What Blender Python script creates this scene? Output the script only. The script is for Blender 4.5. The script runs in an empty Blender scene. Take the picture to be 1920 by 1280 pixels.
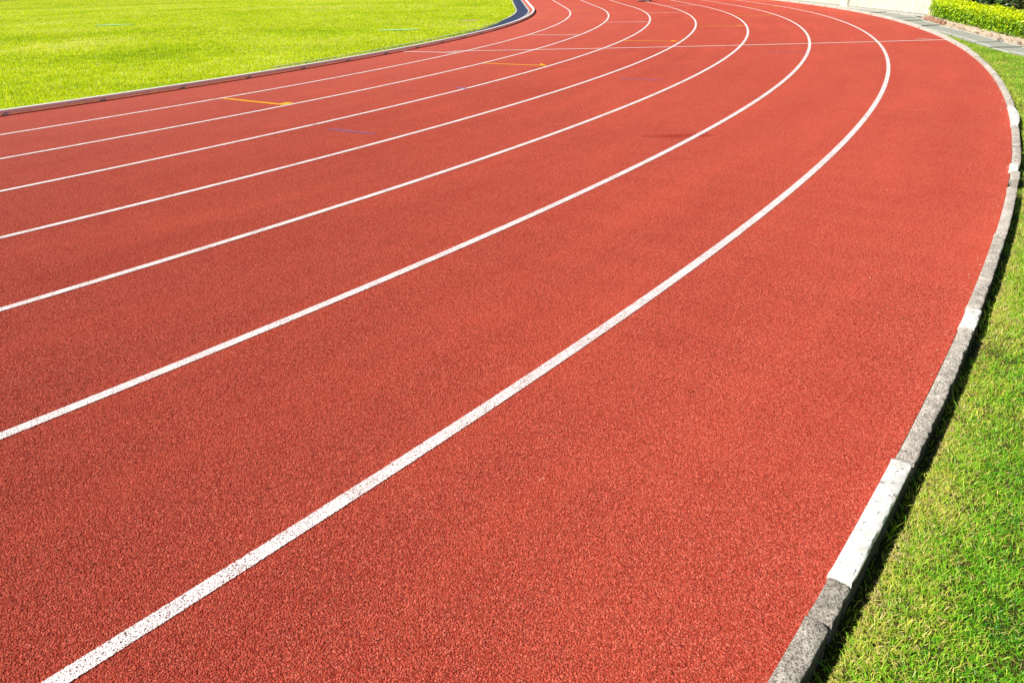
import bpy, bmesh, math, random
import numpy as np
from mathutils import Vector, Matrix, noise

random.seed(7); rng = np.random.default_rng(11)
R = math.radians
S = bpy.context.scene
COL = S.collection

# ------------------------------------------------------------------ camera
PITCH, ROLL, CAMH = 0.468134, -0.022173, 1.42018
cam_d = bpy.data.cameras.new('camera'); cam = bpy.data.objects.new('camera', cam_d); COL.objects.link(cam)
cam_d.sensor_fit = 'HORIZONTAL'; cam_d.sensor_width = 36; cam_d.lens = 1388.68 / 1920 * 36
cam_d.clip_start = 0.02; cam_d.clip_end = 2000
fw = Vector((0, math.cos(PITCH), -math.sin(PITCH))); up0 = Vector((0, math.sin(PITCH), math.cos(PITCH))); rt0 = Vector((1, 0, 0))
c_, s_ = math.cos(ROLL), math.sin(ROLL)
rt = rt0 * c_ + up0 * s_; up = up0 * c_ - rt0 * s_
cam.matrix_world = Matrix(((rt.x, up.x, -fw.x, 0), (rt.y, up.y, -fw.y, 0), (rt.z, up.z, -fw.z, CAMH), (0, 0, 0, 1)))
S.camera = cam

# ------------------------------------------------------------------ sky, sun, exposure
SUN_EL = R(42); TRAVEL = R(20)                       # light travels towards +x, a little towards +y
travel = Vector((math.cos(TRAVEL) * math.cos(SUN_EL), math.sin(TRAVEL) * math.cos(SUN_EL), -math.sin(SUN_EL)))
W = bpy.data.worlds.new('World'); S.world = W; W.use_nodes = True
wn = W.node_tree.nodes; bg = wn['Background']
sky = wn.new('ShaderNodeTexSky'); sky.sky_type = 'NISHITA'; sky.sun_disc = False
sky.sun_elevation = SUN_EL
tosun = -travel; sky.sun_rotation = math.atan2(tosun.x, tosun.y)
W.node_tree.links.new(sky.outputs[0], bg.inputs[0]); bg.inputs[1].default_value = 0.05
sl = bpy.data.lights.new('sun', 'SUN'); sl.energy = 5.0; sl.angle = R(0.5); sl.color = (1.0, 0.95, 0.86)
sun = bpy.data.objects.new('sun', sl); COL.objects.link(sun)
sun.rotation_euler = travel.to_track_quat('-Z', 'Y').to_euler()
S.view_settings.view_transform = 'Standard'; S.view_settings.look = 'None'; S.view_settings.gamma = 1
S.view_settings.exposure = 0.58
S.view_settings.use_curve_mapping = False

# ------------------------------------------------------------------ track geometry: a bend that runs out into a straight
CX, CY, R0, LANE = -33.8928, 29.6816, 34.964, 1.22
RK = 44.754                                            # inner edge of the outer kerb
TH0 = 0.5
def P(rho, s, z=0.0):
    """rho from the bend's centre, s in degrees along the bend (beyond TH0 the straight)"""
    a = R(min(s, TH0)); u = Vector((math.cos(a), math.sin(a)))
    p = Vector((CX, CY)) + u * rho
    if s > TH0: p += Vector((-u.y, u.x)) * R(s - TH0) * 40.0
    return Vector((p.x, p.y, z))
def Pn(rho, s):
    a = np.radians(np.minimum(s, TH0)); ux, uy = np.cos(a), np.sin(a)
    e = np.radians(np.maximum(s - TH0, 0)) * 40.0
    return CX + ux * rho - uy * e, CY + uy * rho + ux * e

# ------------------------------------------------------------------ helpers
def tag(o, label=None, cat=None, group=None, kind=None):
    if label: o['label'] = label
    if cat: o['category'] = cat
    if group: o['group'] = group
    if kind: o['kind'] = kind
    return o
def link(name, me, mat, parent=None):
    o = bpy.data.objects.new(name, me); COL.objects.link(o)
    if mat is not None:
        for m in (mat if isinstance(mat, (list, tuple)) else [mat]): me.materials.append(m)
    if parent is not None: o.parent = parent
    return o
def mesh(name, verts, faces, mat, parent=None, smooth=False, uv=None):
    me = bpy.data.meshes.new(name); me.from_pydata([tuple(v) for v in verts], [], faces); me.update()
    if uv is not None:
        l = me.uv_layers.new(name='UVMap')
        for lp in me.loops: l.data[lp.index].uv = uv[lp.vertex_index]
    if smooth: me.polygons.foreach_set('use_smooth', [True] * len(me.polygons))
    return link(name, me, mat, parent)
def empty(name, loc):
    o = bpy.data.objects.new(name, None); COL.objects.link(o); o.location = loc; o.empty_display_size = 0.2
    return o
def npmesh(name, co, faces_flat, loop_start, mat, attr=None, parent=None, smooth=False):
    me = bpy.data.meshes.new(name)
    me.vertices.add(len(co)); me.vertices.foreach_set('co', np.asarray(co, np.float32).ravel())
    me.loops.add(len(faces_flat)); me.loops.foreach_set('vertex_index', np.asarray(faces_flat, np.int32))
    me.polygons.add(len(loop_start)); me.polygons.foreach_set('loop_start', np.asarray(loop_start, np.int32))
    me.update(calc_edges=True)
    if attr:
        for k, v in attr.items():
            a = me.attributes.new(k, 'FLOAT', 'POINT'); a.data.foreach_set('value', np.asarray(v, np.float32))
    if smooth: me.polygons.foreach_set('use_smooth', np.ones(len(loop_start), bool))
    me.validate()
    return link(name, me, mat, parent)
class BM:
    """collects boxes / tubes into one mesh"""
    def __init__(s): s.v = []; s.f = []
    def box(s, c, size, rz=0.0, tilt=0.0):
        m = Matrix.Translation(c) @ Matrix.Rotation(rz, 4, 'Z') @ Matrix.Rotation(tilt, 4, 'X')
        b = len(s.v)
        for x in (-.5, .5):
            for y in (-.5, .5):
                for z in (-.5, .5): s.v.append(m @ Vector((x * size[0], y * size[1], z * size[2])))
        for f in ((0, 1, 3, 2), (4, 6, 7, 5), (0, 4, 5, 1), (2, 3, 7, 6), (0, 2, 6, 4), (1, 5, 7, 3)):
            s.f.append(tuple(b + i for i in f))
    def tube(s, pts, rad, n=8):
        b = len(s.v); k = len(pts)
        for i, p in enumerate(pts):
            d = (pts[min(i + 1, k - 1)] - pts[max(i - 1, 0)]).normalized()
            a = d.orthogonal().normalized(); c = d.cross(a)
            r = rad[i] if isinstance(rad, (list, tuple)) else rad
            for j in range(n):
                t = 2 * math.pi * j / n; s.v.append(p + a * math.cos(t) * r + c * math.sin(t) * r)
        for i in range(k - 1):
            for j in range(n):
                s.f.append((b + i * n + j, b + i * n + (j + 1) % n, b + (i + 1) * n + (j + 1) % n, b + (i + 1) * n + j))
        s.f.append(tuple(b + j for j in reversed(range(n)))); s.f.append(tuple(b + (k - 1) * n + j for j in range(n)))
    def build(s, name, mat, parent=None, bevel=0, smooth=False):
        o = mesh(name, s.v, s.f, mat, parent, smooth)
        if bevel:
            m = o.modifiers.new('bevel', 'BEVEL'); m.width = bevel; m.segments = 2; m.limit_method = 'ANGLE'
        return o

# ------------------------------------------------------------------ material helper
class NT:
    def __init__(s, name):
        s.m = bpy.data.materials.new(name); s.m.use_nodes = True; s.t = s.m.node_tree; s.n = s.t.nodes
        s.bsdf = s.n['Principled BSDF']; s.out = s.n['Material Output']
        s.geo = s.n.new('ShaderNodeNewGeometry')
    def link(s, a, b): s.t.links.new(a, b); return s
    def set(s, k, v):
        i = s.bsdf.inputs[k]
        if hasattr(v, 'is_linked') or isinstance(v, bpy.types.NodeSocket): s.link(v, i)
        else: i.default_value = v
    @property
    def pos(s): return s.geo.outputs['Position']
    def mapping(s, vec, scale):
        n = s.n.new('ShaderNodeVectorMath'); n.operation = 'MULTIPLY'; s.link(vec, n.inputs[0]); n.inputs[1].default_value = scale; return n.outputs[0]
    def noise(s, scale, detail=2, rough=0.5, vec=None, out='Fac', dist=0):
        n = s.n.new('ShaderNodeTexNoise'); n.inputs['Scale'].default_value = scale; n.inputs['Detail'].default_value = detail
        n.inputs['Roughness'].default_value = rough; n.inputs['Distortion'].default_value = dist
        s.link(vec if vec is not None else s.pos, n.inputs['Vector']); return n.outputs[out]
    def voro(s, scale, feature='F1', out='Distance', vec=None, rnd=1.0):
        n = s.n.new('ShaderNodeTexVoronoi'); n.feature = feature; n.inputs['Scale'].default_value = scale; n.inputs['Randomness'].default_value = rnd
        s.link(vec if vec is not None else s.pos, n.inputs['Vector']); return n.outputs[out]
    def math(s, op, a, b=None, c=None, clamp=False):
        n = s.n.new('ShaderNodeMath'); n.operation = op; n.use_clamp = clamp
        for i, v in enumerate((a, b, c)):
            if v is None: continue
            if isinstance(v, (int, float)): n.inputs[i].default_value = v
            else: s.link(v, n.inputs[i])
        return n.outputs[0]
    def ramp(s, fac, stops, interp='LINEAR'):
        n = s.n.new('ShaderNodeValToRGB'); cr = n.color_ramp; cr.interpolation = interp
        while len(cr.elements) < len(stops): cr.elements.new(0.5)
        for e, (p, c) in zip(cr.elements, stops):
            e.position = p; e.color = (c, c, c, 1) if isinstance(c, (int, float)) else (*c, 1)
        s.link(fac, n.inputs[0]); return n.outputs[0]
    def mix(s, fac, a, b, mode='MIX'):
        n = s.n.new('ShaderNodeMix'); n.data_type = 'RGBA'; n.blend_type = mode
        for sock, v in ((n.inputs[0], fac), (n.inputs[6], a), (n.inputs[7], b)):
            if isinstance(v, (int, float)): sock.default_value = v
            elif isinstance(v, tuple): sock.default_value = (*v, 1)
            else: s.link(v, sock)
        return n.outputs[2]
    def attr(s, name, out='Fac'):
        n = s.n.new('ShaderNodeAttribute'); n.attribute_name = name; return n.outputs[out]
    def bump(s, h, dist, strength=1.0, normal=None):
        n = s.n.new('ShaderNodeBump'); n.inputs['Distance'].default_value = dist; n.inputs['Strength'].default_value = strength
        s.link(h, n.inputs['Height'])
        if normal is not None: s.link(normal, n.inputs['Normal'])
        s.link(n.outputs[0], s.bsdf.inputs['Normal']); return n.outputs[0]
    def cutout(s, mask):
        """mask 1 = solid, 0 = see-through"""
        tr = s.n.new('ShaderNodeBsdfTransparent'); mx = s.n.new('ShaderNodeMixShader')
        s.link(mask, mx.inputs[0]); s.link(tr.outputs[0], mx.inputs[1]); s.link(s.bsdf.outputs[0], mx.inputs[2])
        s.link(mx.outputs[0], s.out.inputs['Surface'])
    def sep(s, vec):
        n = s.n.new('ShaderNodeSeparateXYZ'); s.link(vec, n.inputs[0]); return n.outputs

def granules(t):
    """height of the rubber crumb, 0..1"""
    v = t.voro(265, 'SMOOTH_F1')
    n = t.noise(400, 2, 0.6)
    h = t.math('ADD', t.math('MULTIPLY', t.math('SUBTRACT', 1.0, v), 0.7), t.math('MULTIPLY', n, 0.7))
    return h

# rubber track surface
def mat_track():
    t = NT('red_rubber')
    cell = t.sep(t.voro(265, 'F1', 'Color'))[0]
    base = t.ramp(cell, [(0.0, (0.22, 0.024, 0.014)), (0.35, (0.395, 0.050, 0.030)), (0.75, (0.49, 0.071, 0.043)), (1.0, (0.67, 0.175, 0.12))])
    grit = t.ramp(t.sep(t.voro(330, 'F1', 'Color'))[1], [(0.10, 1.0), (0.16, 0.0)])       # dark crumbs mixed into the red
    base = t.mix(t.math('MULTIPLY', grit, 0.85), base, (0.06, 0.014, 0.012))
    pale = t.ramp(t.sep(t.voro(360, 'F1', 'Color'))[2], [(0.89, 0.0), (0.94, 0.55)])
    base = t.mix(pale, base, (0.74, 0.30, 0.21))
    mid = t.noise(75, 3, 0.75)
    base = t.mix(t.ramp(mid, [(0.33, 0.55), (0.52, 0.0)]), base, (0.29, 0.028, 0.014))
    base = t.mix(t.ramp(mid, [(0.52, 0.0), (0.70, 0.40)]), base, (0.70, 0.14, 0.075))
    big = t.noise(0.55, 4, 0.6)
    base = t.mix(t.ramp(big, [(0.35, 0.0), (0.75, 0.28)]), base, (0.58, 0.095, 0.050))
    blot = t.noise(2.6, 4, 0.65, dist=0.4)
    base = t.mix(t.ramp(blot, [(0.52, 0.0), (0.78, 0.25)]), base, (0.38, 0.040, 0.022))
    x, y, z = t.sep(t.pos)
    # running wear: bands and streaks that follow the lanes; then a paler, pinker mix towards the inside lanes
    ex = t.math('SUBTRACT', x, CX); ey = t.math('SUBTRACT', y, CY)
    rho = t.math('SQRT', t.math('ADD', t.math('MULTIPLY', ex, ex), t.math('MULTIPLY', ey, ey))); ang = t.math('ARCTAN2', ey, ex)
    cb = t.n.new('ShaderNodeCombineXYZ'); t.link(t.math('MULTIPLY', rho, 2.2), cb.inputs[0]); t.link(t.math('MULTIPLY', ang, 14.0), cb.inputs[1])
    streak = t.noise(1.0, 4, 0.6, vec=cb.outputs[0])
    base = t.mix(t.ramp(streak, [(0.50, 0.0), (0.72, 0.30)]), base, (0.62, 0.10, 0.052))
    base = t.mix(t.ramp(streak, [(0.28, 0.28), (0.46, 0.0)]), base, (0.36, 0.036, 0.022))
    inn = t.math('MULTIPLY', t.math('SUBTRACT', 39.5, rho), 0.07, clamp=True)
    base = t.mix(inn, base, (0.64, 0.16, 0.12))
    # wet stain crossing the sixth lane line
    px = t.math('DIVIDE', t.math('SUBTRACT', x, 1.60), 0.34); py = t.math('DIVIDE', t.math('SUBTRACT', y, 6.93), 0.10)
    d = t.math('ADD', t.math('MULTIPLY', px, px), t.math('MULTIPLY', py, py))
    d = t.math('ADD', d, t.math('MULTIPLY', t.math('SUBTRACT', t.noise(9, 3), 0.5), 1.6))
    stain = t.ramp(d, [(0.45, 0.60), (1.25, 0.0)])
    base = t.mix(stain, base, (0.27, 0.020, 0.009))
    t.set('Base Color', base); t.set('Roughness', 0.85); t.set('Specular IOR Level', 0.14)
    t.bsdf.inputs['Diffuse Roughness'].default_value = 0.45
    h = granules(t)
    dn = t.n.new('ShaderNodeDisplacement'); dn.inputs['Midlevel'].default_value = 1.0; dn.inputs['Scale'].default_value = 0.0066
    t.link(h, dn.inputs['Height']); t.link(dn.outputs[0], t.out.inputs['Displacement'])
    t.m.displacement_method = 'BOTH'
    return t.m
M = {}
M['track'] = mat_track()

def mat_paint(name, colour, cover=0.40, edge=0.16, chalk=False, spots=(0.25, 0.02, 0.02)):
    """paint sprayed on the crumb: pits stay unpainted, ragged edges"""
    t = NT(name)
    uv = t.n.new('ShaderNodeUVMap').outputs[0]; u = t.sep(uv)
    e = t.math('ABSOLUTE', u[1])
    e = t.math('ADD', e, t.math('MULTIPLY', t.math('SUBTRACT', t.noise(190, 2), 0.5), edge * 2))
    m1 = t.math('LESS_THAN', e, 0.93)
    nz = t.noise(240, 2, 0.7)
    wear = t.noise(7, 3, 0.6)
    thr = t.math('ADD', cover, t.math('MULTIPLY', t.math('SUBTRACT', wear, 0.5), 0.22))
    m2 = t.math('GREATER_THAN', nz, thr)
    mask = t.math('MULTIPLY', m1, m2)
    dirt = t.noise(60, 3, 0.6)
    col = t.mix(t.ramp(dirt, [(0.4, 0.0), (0.8, 0.35)]), colour, tuple(c * 0.8 for c in colour))
    col = t.mix(t.ramp(t.noise(3.1, 4, 0.65), [(0.45, 0.0), (0.75, 0.40)]), col, (colour[0] * .82, colour[1] * .66, colour[2] * .62))
    t.set('Base Color', col); t.set('Roughness', 0.7); t.set('Specular IOR Level', 0.3)
    t.bump(granules(t), 0.0036, 0.9); t.cutout(mask)
    return t.m
M['white_line'] = mat_paint('white_line_paint', (0.80, 0.735, 0.725), 0.415)
M['thin_white'] = mat_paint('thin_white_paint', (0.78, 0.72, 0.70), 0.36)
M['yellow'] = mat_paint('yellow_paint', (0.85, 0.42, 0.012), 0.28)
M['purple'] = mat_paint('purple_chalk', (0.24, 0.14, 0.36), 0.47, 0.5)
M['brown_mark'] = mat_paint('old_brown_mark', (0.22, 0.16, 0.10), 0.56, 0.6)

def mat_simple(name, col, rough=0.6, spec=0.5, metal=0.0, var=0.12, scale=30, bump=0.0, bscale=120):
    t = NT(name)
    n = t.noise(scale, 4, 0.6)
    t.set('Base Color', t.mix(t.ramp(n, [(0.3, 0.0), (0.75, 1.0)]), tuple(c * (1 - var) for c in col), tuple(min(1, c * (1 + var)) for c in col)))
    t.set('Roughness', rough); t.set('Specular IOR Level', spec); t.set('Metallic', metal)
    if bump: t.bump(t.noise(bscale, 4, 0.65), bump)
    return t.m

def mat_concrete(name, light, dark, spots=0.5, bump=0.006, dscale=14):
    t = NT(name)
    n = t.noise(dscale, 6, 0.7); f = t.noise(170, 3, 0.7); sp = t.noise(48, 4, 0.75)
    c = t.ramp(n, [(0.30, dark), (0.52, tuple((a + b) / 2 for a, b in zip(light, dark))), (0.72, light)])
    c = t.mix(t.ramp(f, [(0.38, 0.85), (0.53, 0.0)]), c, tuple(d * 0.35 for d in dark))
    c = t.mix(t.ramp(sp, [(0.56, 0.0), (0.68, spots)]), c, tuple(d * 0.3 for d in dark))
    t.set('Base Color', c); t.set('Roughness', 0.9); t.set('Specular IOR Level', 0.2)
    t.bsdf.inputs['Diffuse Roughness'].default_value = 0.7
    t.bump(t.math('ADD', t.noise(90, 4, 0.7), t.math('MULTIPLY', f, 0.8)), bump * 1.6)
    return t.m
M['kerb_grey'] = mat_concrete('weathered_concrete', (0.76, 0.70, 0.62), (0.34, 0.30, 0.26), .75)
M['kerb_dark'] = mat_concrete('lichened_concrete', (0.70, 0.64, 0.56), (0.25, 0.22, 0.185), .8)
M['kerb_pale'] = mat_concrete('pale_concrete', (0.82, 0.75, 0.68), (0.42, 0.37, 0.32), 0.5)
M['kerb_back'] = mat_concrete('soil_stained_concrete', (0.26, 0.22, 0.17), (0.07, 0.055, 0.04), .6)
def mat_whitekerb():
    t = NT('white_kerb_paint')
    crack = t.voro(13, 'DISTANCE_TO_EDGE', vec=t.mapping(t.pos, (1, 1, 1)))
    ck = t.ramp(t.math('ADD', crack, t.math('MULTIPLY', t.noise(60, 3), 0.05)), [(0.024, 1.0), (0.036, 0.0)])
    ck = t.math('MULTIPLY', ck, t.ramp(t.noise(22, 2), [(0.50, 0.0), (0.62, 1.0)]))
    chip = t.math('MAXIMUM', t.ramp(t.noise(75, 4, 0.7), [(0.66, 0.0), (0.70, 1.0)]), t.ramp(t.noise(21, 5, 0.75), [(0.63, 0.0), (0.66, 1.0)]))
    m = t.math('MAXIMUM', ck, chip)
    c = t.mix(t.ramp(t.noise(25, 4), [(0.35, 0.0), (0.7, 0.8)]), (0.80, 0.79, 0.75), (0.50, 0.475, 0.43))
    c = t.mix(t.math('MULTIPLY', m, 0.8), c, (0.22, 0.2, 0.19))
    t.set('Base Color', c); t.set('Roughness', 0.55)
    t.bump(t.math('SUBTRACT', t.math('MULTIPLY', t.noise(60, 4, 0.6), 0.6), m), 0.0025)
    return t.m
M['kerb_white'] = mat_whitekerb()
M['slab'] = mat_concrete('grey_slab', (0.40, 0.41, 0.36), (0.27, 0.28, 0.24), 0.15, 0.004, 6)
M['slab_edge'] = mat_concrete('pale_slab_edge', (0.62, 0.62, 0.56), (0.45, 0.45, 0.40), 0.15, 0.004, 10)
M['channel_edge'] = mat_concrete('channel_concrete', (0.62, 0.60, 0.56), (0.40, 0.39, 0.37), 0.2, 0.004, 10)
M['channel_blue'] = mat_simple('blue_grey_cover', (0.040, 0.052, 0.115), 0.5, 0.3, 0, 0.40, 5, 0.002, 60)
M['rail'] = mat_simple('white_aluminium', (0.80, 0.79, 0.77), 0.45, 0.5, 0.0, 0.06, 12)
M['rail_foot'] = mat_simple('rail_bracket', (0.50, 0.46, 0.43), 0.5, 0.5, 0.3, 0.1, 40)
M['soil'] = mat_concrete('dark_soil', (0.13, 0.10, 0.065), (0.055, 0.04, 0.028), 0.4, 0.02, 18)
def mat_dirt():
    t = NT('dry_dirt')
    n = t.noise(5, 6, 0.7); l = t.voro(26, 'F1', 'Color'); lc = t.sep(l)
    c = t.ramp(n, [(0.3, (0.66, 0.52, 0.39)), (0.7, (0.84, 0.70, 0.56))])
    c = t.mix(t.ramp(lc[0], [(0.84, 0.0), (0.9, 0.7)]), c, (0.40, 0.22, 0.11))
    t.set('Base Color', c); t.set('Roughness', 0.95); t.set('Specular IOR Level', 0.1)
    t.bump(t.math('ADD', n, t.noise(40, 4, 0.7)), 0.05)
    return t.m
M['dirt'] = mat_dirt()
def mat_lawnbase(name, a, b, c):
    t = NT(name)
    n = t.noise(0.5, 4, 0.6); f = t.noise(130, 3, 0.7); g = t.noise(11, 4, 0.7)
    k = t.mix(t.ramp(n, [(0.35, 0.0), (0.7, 1.0)]), a, b)
    k = t.mix(t.ramp(g, [(0.45, 0.0), (0.75, 0.6)]), k, c)
    k = t.mix(t.ramp(f, [(0.35, 0.8), (0.6, 0.0)]), k, tuple(v * 0.3 for v in a))
    t.set('Base Color', k); t.set('Roughness', 0.9); t.set('Specular IOR Level', 0.1)
    t.bump(f, 0.02)
    return t.m
M['infield_base'] = mat_lawnbase('infield_turf', (0.34, 0.48, 0.006), (0.50, 0.58, 0.006), (0.44, 0.48, 0.015))
M['lawn_base'] = mat_lawnbase('lawn_turf', (0.09, 0.09, 0.02), (0.12, 0.11, 0.03), (0.17, 0.13, 0.06))
M['ground'] = mat_lawnbase('rough_ground', (0.10, 0.13, 0.03), (0.16, 0.15, 0.06), (0.20, 0.16, 0.09))

def mat_blades(name, stops, rough=0.45, transl=0.35, spec=0.4):
    t = NT(name)
    c = t.ramp(t.attr('tint'), stops)
    t.set('Base Color', c); t.set('Roughness', rough); t.set('Specular IOR Level', spec)
    tl = t.n.new('ShaderNodeBsdfTranslucent'); t.link(c, tl.inputs[0])
    mx = t.n.new('ShaderNodeMixShader'); mx.inputs[0].default_value = transl
    t.link(t.bsdf.outputs[0], mx.inputs[1]); t.link(tl.outputs[0], mx.inputs[2]); t.link(mx.outputs[0], t.out.inputs['Surface'])
    return t.m
M['infield_blade'] = mat_blades('infield_blades', [(0.0, (0.10, 0.24, 0.002)), (0.25, (0.48, 0.70, 0.002)), (0.58, (0.84, 0.95, 0.002)), (0.86, (0.96, 0.92, 0.01)), (1.0, (0.97, 0.95, 0.45))], transl=.5, spec=.25, rough=.45)
M['lawn_blade'] = mat_blades('lawn_blades', [(0.0, (0.07, 0.30, 0.012)), (0.32, (0.26, 0.64, 0.025)), (0.52, (0.50, 0.68, 0.05)), (0.70, (0.72, 0.70, 0.12)), (0.86, (0.78, 0.62, 0.22)), (1.0, (0.86, 0.72, 0.40))], transl=.40, spec=.35, rough=.42)
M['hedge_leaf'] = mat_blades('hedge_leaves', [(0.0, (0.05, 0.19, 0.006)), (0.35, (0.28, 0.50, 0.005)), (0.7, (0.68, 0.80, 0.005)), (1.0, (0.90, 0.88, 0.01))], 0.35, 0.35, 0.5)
M['shrub_leaf'] = mat_blades('dark_shrub_leaves', [(0.0, (0.018, 0.05, 0.012)), (0.5, (0.05, 0.11, 0.02)), (0.85, (0.12, 0.20, 0.03)), (1.0, (0.35, 0.33, 0.12))], 0.4, 0.2, 0.5)
M['bark'] = mat_simple('bark', (0.16, 0.11, 0.07), 0.9, 0.1, 0, 0.3, 40, 0.01)
def mat_fence():
    t = NT('cream_fence_paint')
    x, y, z = t.sep(t.pos)
    low = t.ramp(z, [(0.0, 1.0), (0.45, 0.0)])
    st = t.noise(1.0, 4, 0.7, vec=t.mapping(t.pos, (9, 9, 1.4)))
    rust = t.math('MULTIPLY', t.ramp(st, [(0.54, 0.0), (0.70, 1.0)]), t.math('ADD', t.math('MULTIPLY', low, 0.75), 0.08))
    c = t.mix(rust, (0.78, 0.72, 0.60), (0.55, 0.31, 0.08))
    t.set('Base Color', c); t.set('Roughness', 0.6)
    return t.m
M['fence'] = mat_fence()
M['fence_back'] = mat_simple('tan_backing', (.20, .12, .045), .8, .2, 0, .3, 8)
M['brick'] = mat_concrete('pinkish_brick', (0.60, 0.36, 0.25), (0.38, 0.20, 0.13), 0.3, 0.01, 20)
M['stone'] = mat_concrete('pale_stone', (0.72, 0.60, 0.46), (0.5, 0.38, 0.28), 0.2, 0.02, 20)

# ------------------------------------------------------------------ setting: ground, track, infield, lawn
g = mesh('ground', [(-400, -400, -0.16), (400, -400, -0.16), (400, 400, -0.16), (-400, 400, -0.16)], [(0, 1, 2, 3)], M['ground'])
tag(g, kind='structure')

S_LIST = [x * 0.5 for x in range(-150, 2)] + [2, 6, 10, 15, 20, 30, 45, 60, 80, 120]
def ribbon(name, r_prof, s_list, mat, smooth=False, zf=None):
    """r_prof: [(rho, z)] lofted along the bend"""
    vs = []; fs = []; k = len(r_prof)
    for s in s_list:
        for j, (r, z) in enumerate(r_prof): vs.append(P(r, s, z if zf is None else zf(r, s, z)))
    for i in range(len(s_list) - 1):
        for j in range(k - 1):
            a = i * k + j; fs.append((a, a + 1, a + k + 1, a + k))
    return mesh(name, vs, fs, mat, None, smooth)
tr = ribbon('running_track', [(34.80, -0.14), (34.80, 0.0), (37, 0), (39.5, 0), (42, 0), (44.7525, 0), (44.7525, -0.14)], S_LIST, M['track'])
tag(tr, kind='structure')
S.render.engine = 'CYCLES'; S.cycles.feature_set = 'EXPERIMENTAL'
sm = tr.modifiers.new('crumb', 'SUBSURF'); sm.subdivision_type = 'SIMPLE'; sm.levels = 0; sm.render_levels = 1
tr.cycles.use_adaptive_subdivision = True; tr.cycles.dicing_rate = 1.0
S.cycles.dicing_rate = 0.7; S.cycles.offscreen_dicing_scale = 12
RIN = 34.27
def rin(s): return np.interp(s, [-27, -21, -17, -12, -8], [34.86, 34.64, 34.53, 34.42, RIN])
vs = []; fs = []
rr = [0.5, 8, 16, 22, 26, 29, 31, 32.5, 33.5, 34.0, RIN]
ov = ribbon('turf_verge', [(RIN, 0.002), (34.5, 0.003), (34.79, 0.002), (34.80, -.14)], [x * 0.5 for x in range(-150, -57)], M['infield_base']); tag(ov, kind='structure')
inf = ribbon('infield_ground', [(r, 0.0) for r in rr] + [(RIN + .001, 0.0), (RIN + .001, -0.14)], S_LIST, M['infield_base'], False, lambda r, s, z: z); tag(inf, kind='structure')

# lawn outside the kerb: lower right behind the kerb, rising outwards
def lawn_z(r, s):
    d = r - (RK + 0.055)
    dip = 0.040 if s < -33 else max(0.022, 0.040 - (s + 33) * 0.004)
    base = -0.018 - dip * math.exp(-max(d, 0) / 0.16)
    return base + 0.008 * noise.noise(Vector((r * 3, s * 2.1, 0)))
def lawn_zn(r, s):
    d = np.maximum(r - (RK + 0.055), 0)
    dip = np.where(s < -33, 0.040, np.maximum(0.022, 0.040 - (s + 33) * 0.004))
    return -0.018 - dip * np.exp(-d / 0.16)
lr = [RK + 0.045 + d for d in (0, 0.02, 0.05, 0.09, 0.14, 0.2, 0.28, 0.38, 0.5, 0.7, 1.0, 1.4, 2, 3, 5, 9, 15)]
lawn = ribbon('lawn_ground', [(r, 0) for r in lr], [x * 0.2 for x in range(-375, 3)] + [2, 6, 10, 15, 20, 30, 45, 60, 80, 120], M['lawn_base'], True, lambda r, s, z: lawn_z(r, s))
tag(lawn, kind='structure')

# ------------------------------------------------------------------ drainage channel inside the rail
chn = empty('drainage_channel', P(34.55, -20, 0)); tag(chn, 'long blue grey drain channel with pale concrete edges between the infield grass and the rail', 'drain channel')
inv = Matrix.Translation(-Vector(chn.location))
def child_ribbon(name, prof, s_list, mat, root):
    o = ribbon(name, prof, s_list, mat); o.data.transform(Matrix.Translation(-Vector(root.location))); o.parent = root; return o
CS = [x * 0.5 for x in range(-58, 2)] + [2, 6, 10, 15, 20, 30, 45]
child_ribbon('inner_edge', [(34.28, -0.12), (34.28, 0.012), (34.345, 0.012), (34.345, -0.02)], CS, M['channel_edge'], chn)
child_ribbon('outer_edge', [(34.735, -0.02), (34.735, 0.010), (34.795, 0.010), (34.795, -0.13)], CS, M['channel_edge'], chn)
vs = []; fs = []
s = -29.0
while s < 30:                                          # cover plates with open joints
    w = 0.80
    b = len(vs)
    dz = random.uniform(-0.003, 0.003)
    for q in (s, s + w - 0.07):
        for r, z in ((34.348, -0.03), (34.348, -0.008 + dz), (34.732, -0.008 + dz), (34.732, -0.03)): vs.append(P(r, q, z) - Vector(chn.location))
    for j in range(3): fs.append((b + j, b + j + 1, b + 5 + j, b + 4 + j))
    fs.append((b, b + 3, b + 2, b + 1)); fs.append((b + 4, b + 5, b + 6, b + 7))
    s += w
mesh('channel_cover', vs, fs, M['channel_blue'], chn)
child_ribbon('channel_floor', [(34.345, -0.05), (34.735, -0.05)], CS, M['channel_edge'], chn)

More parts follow.
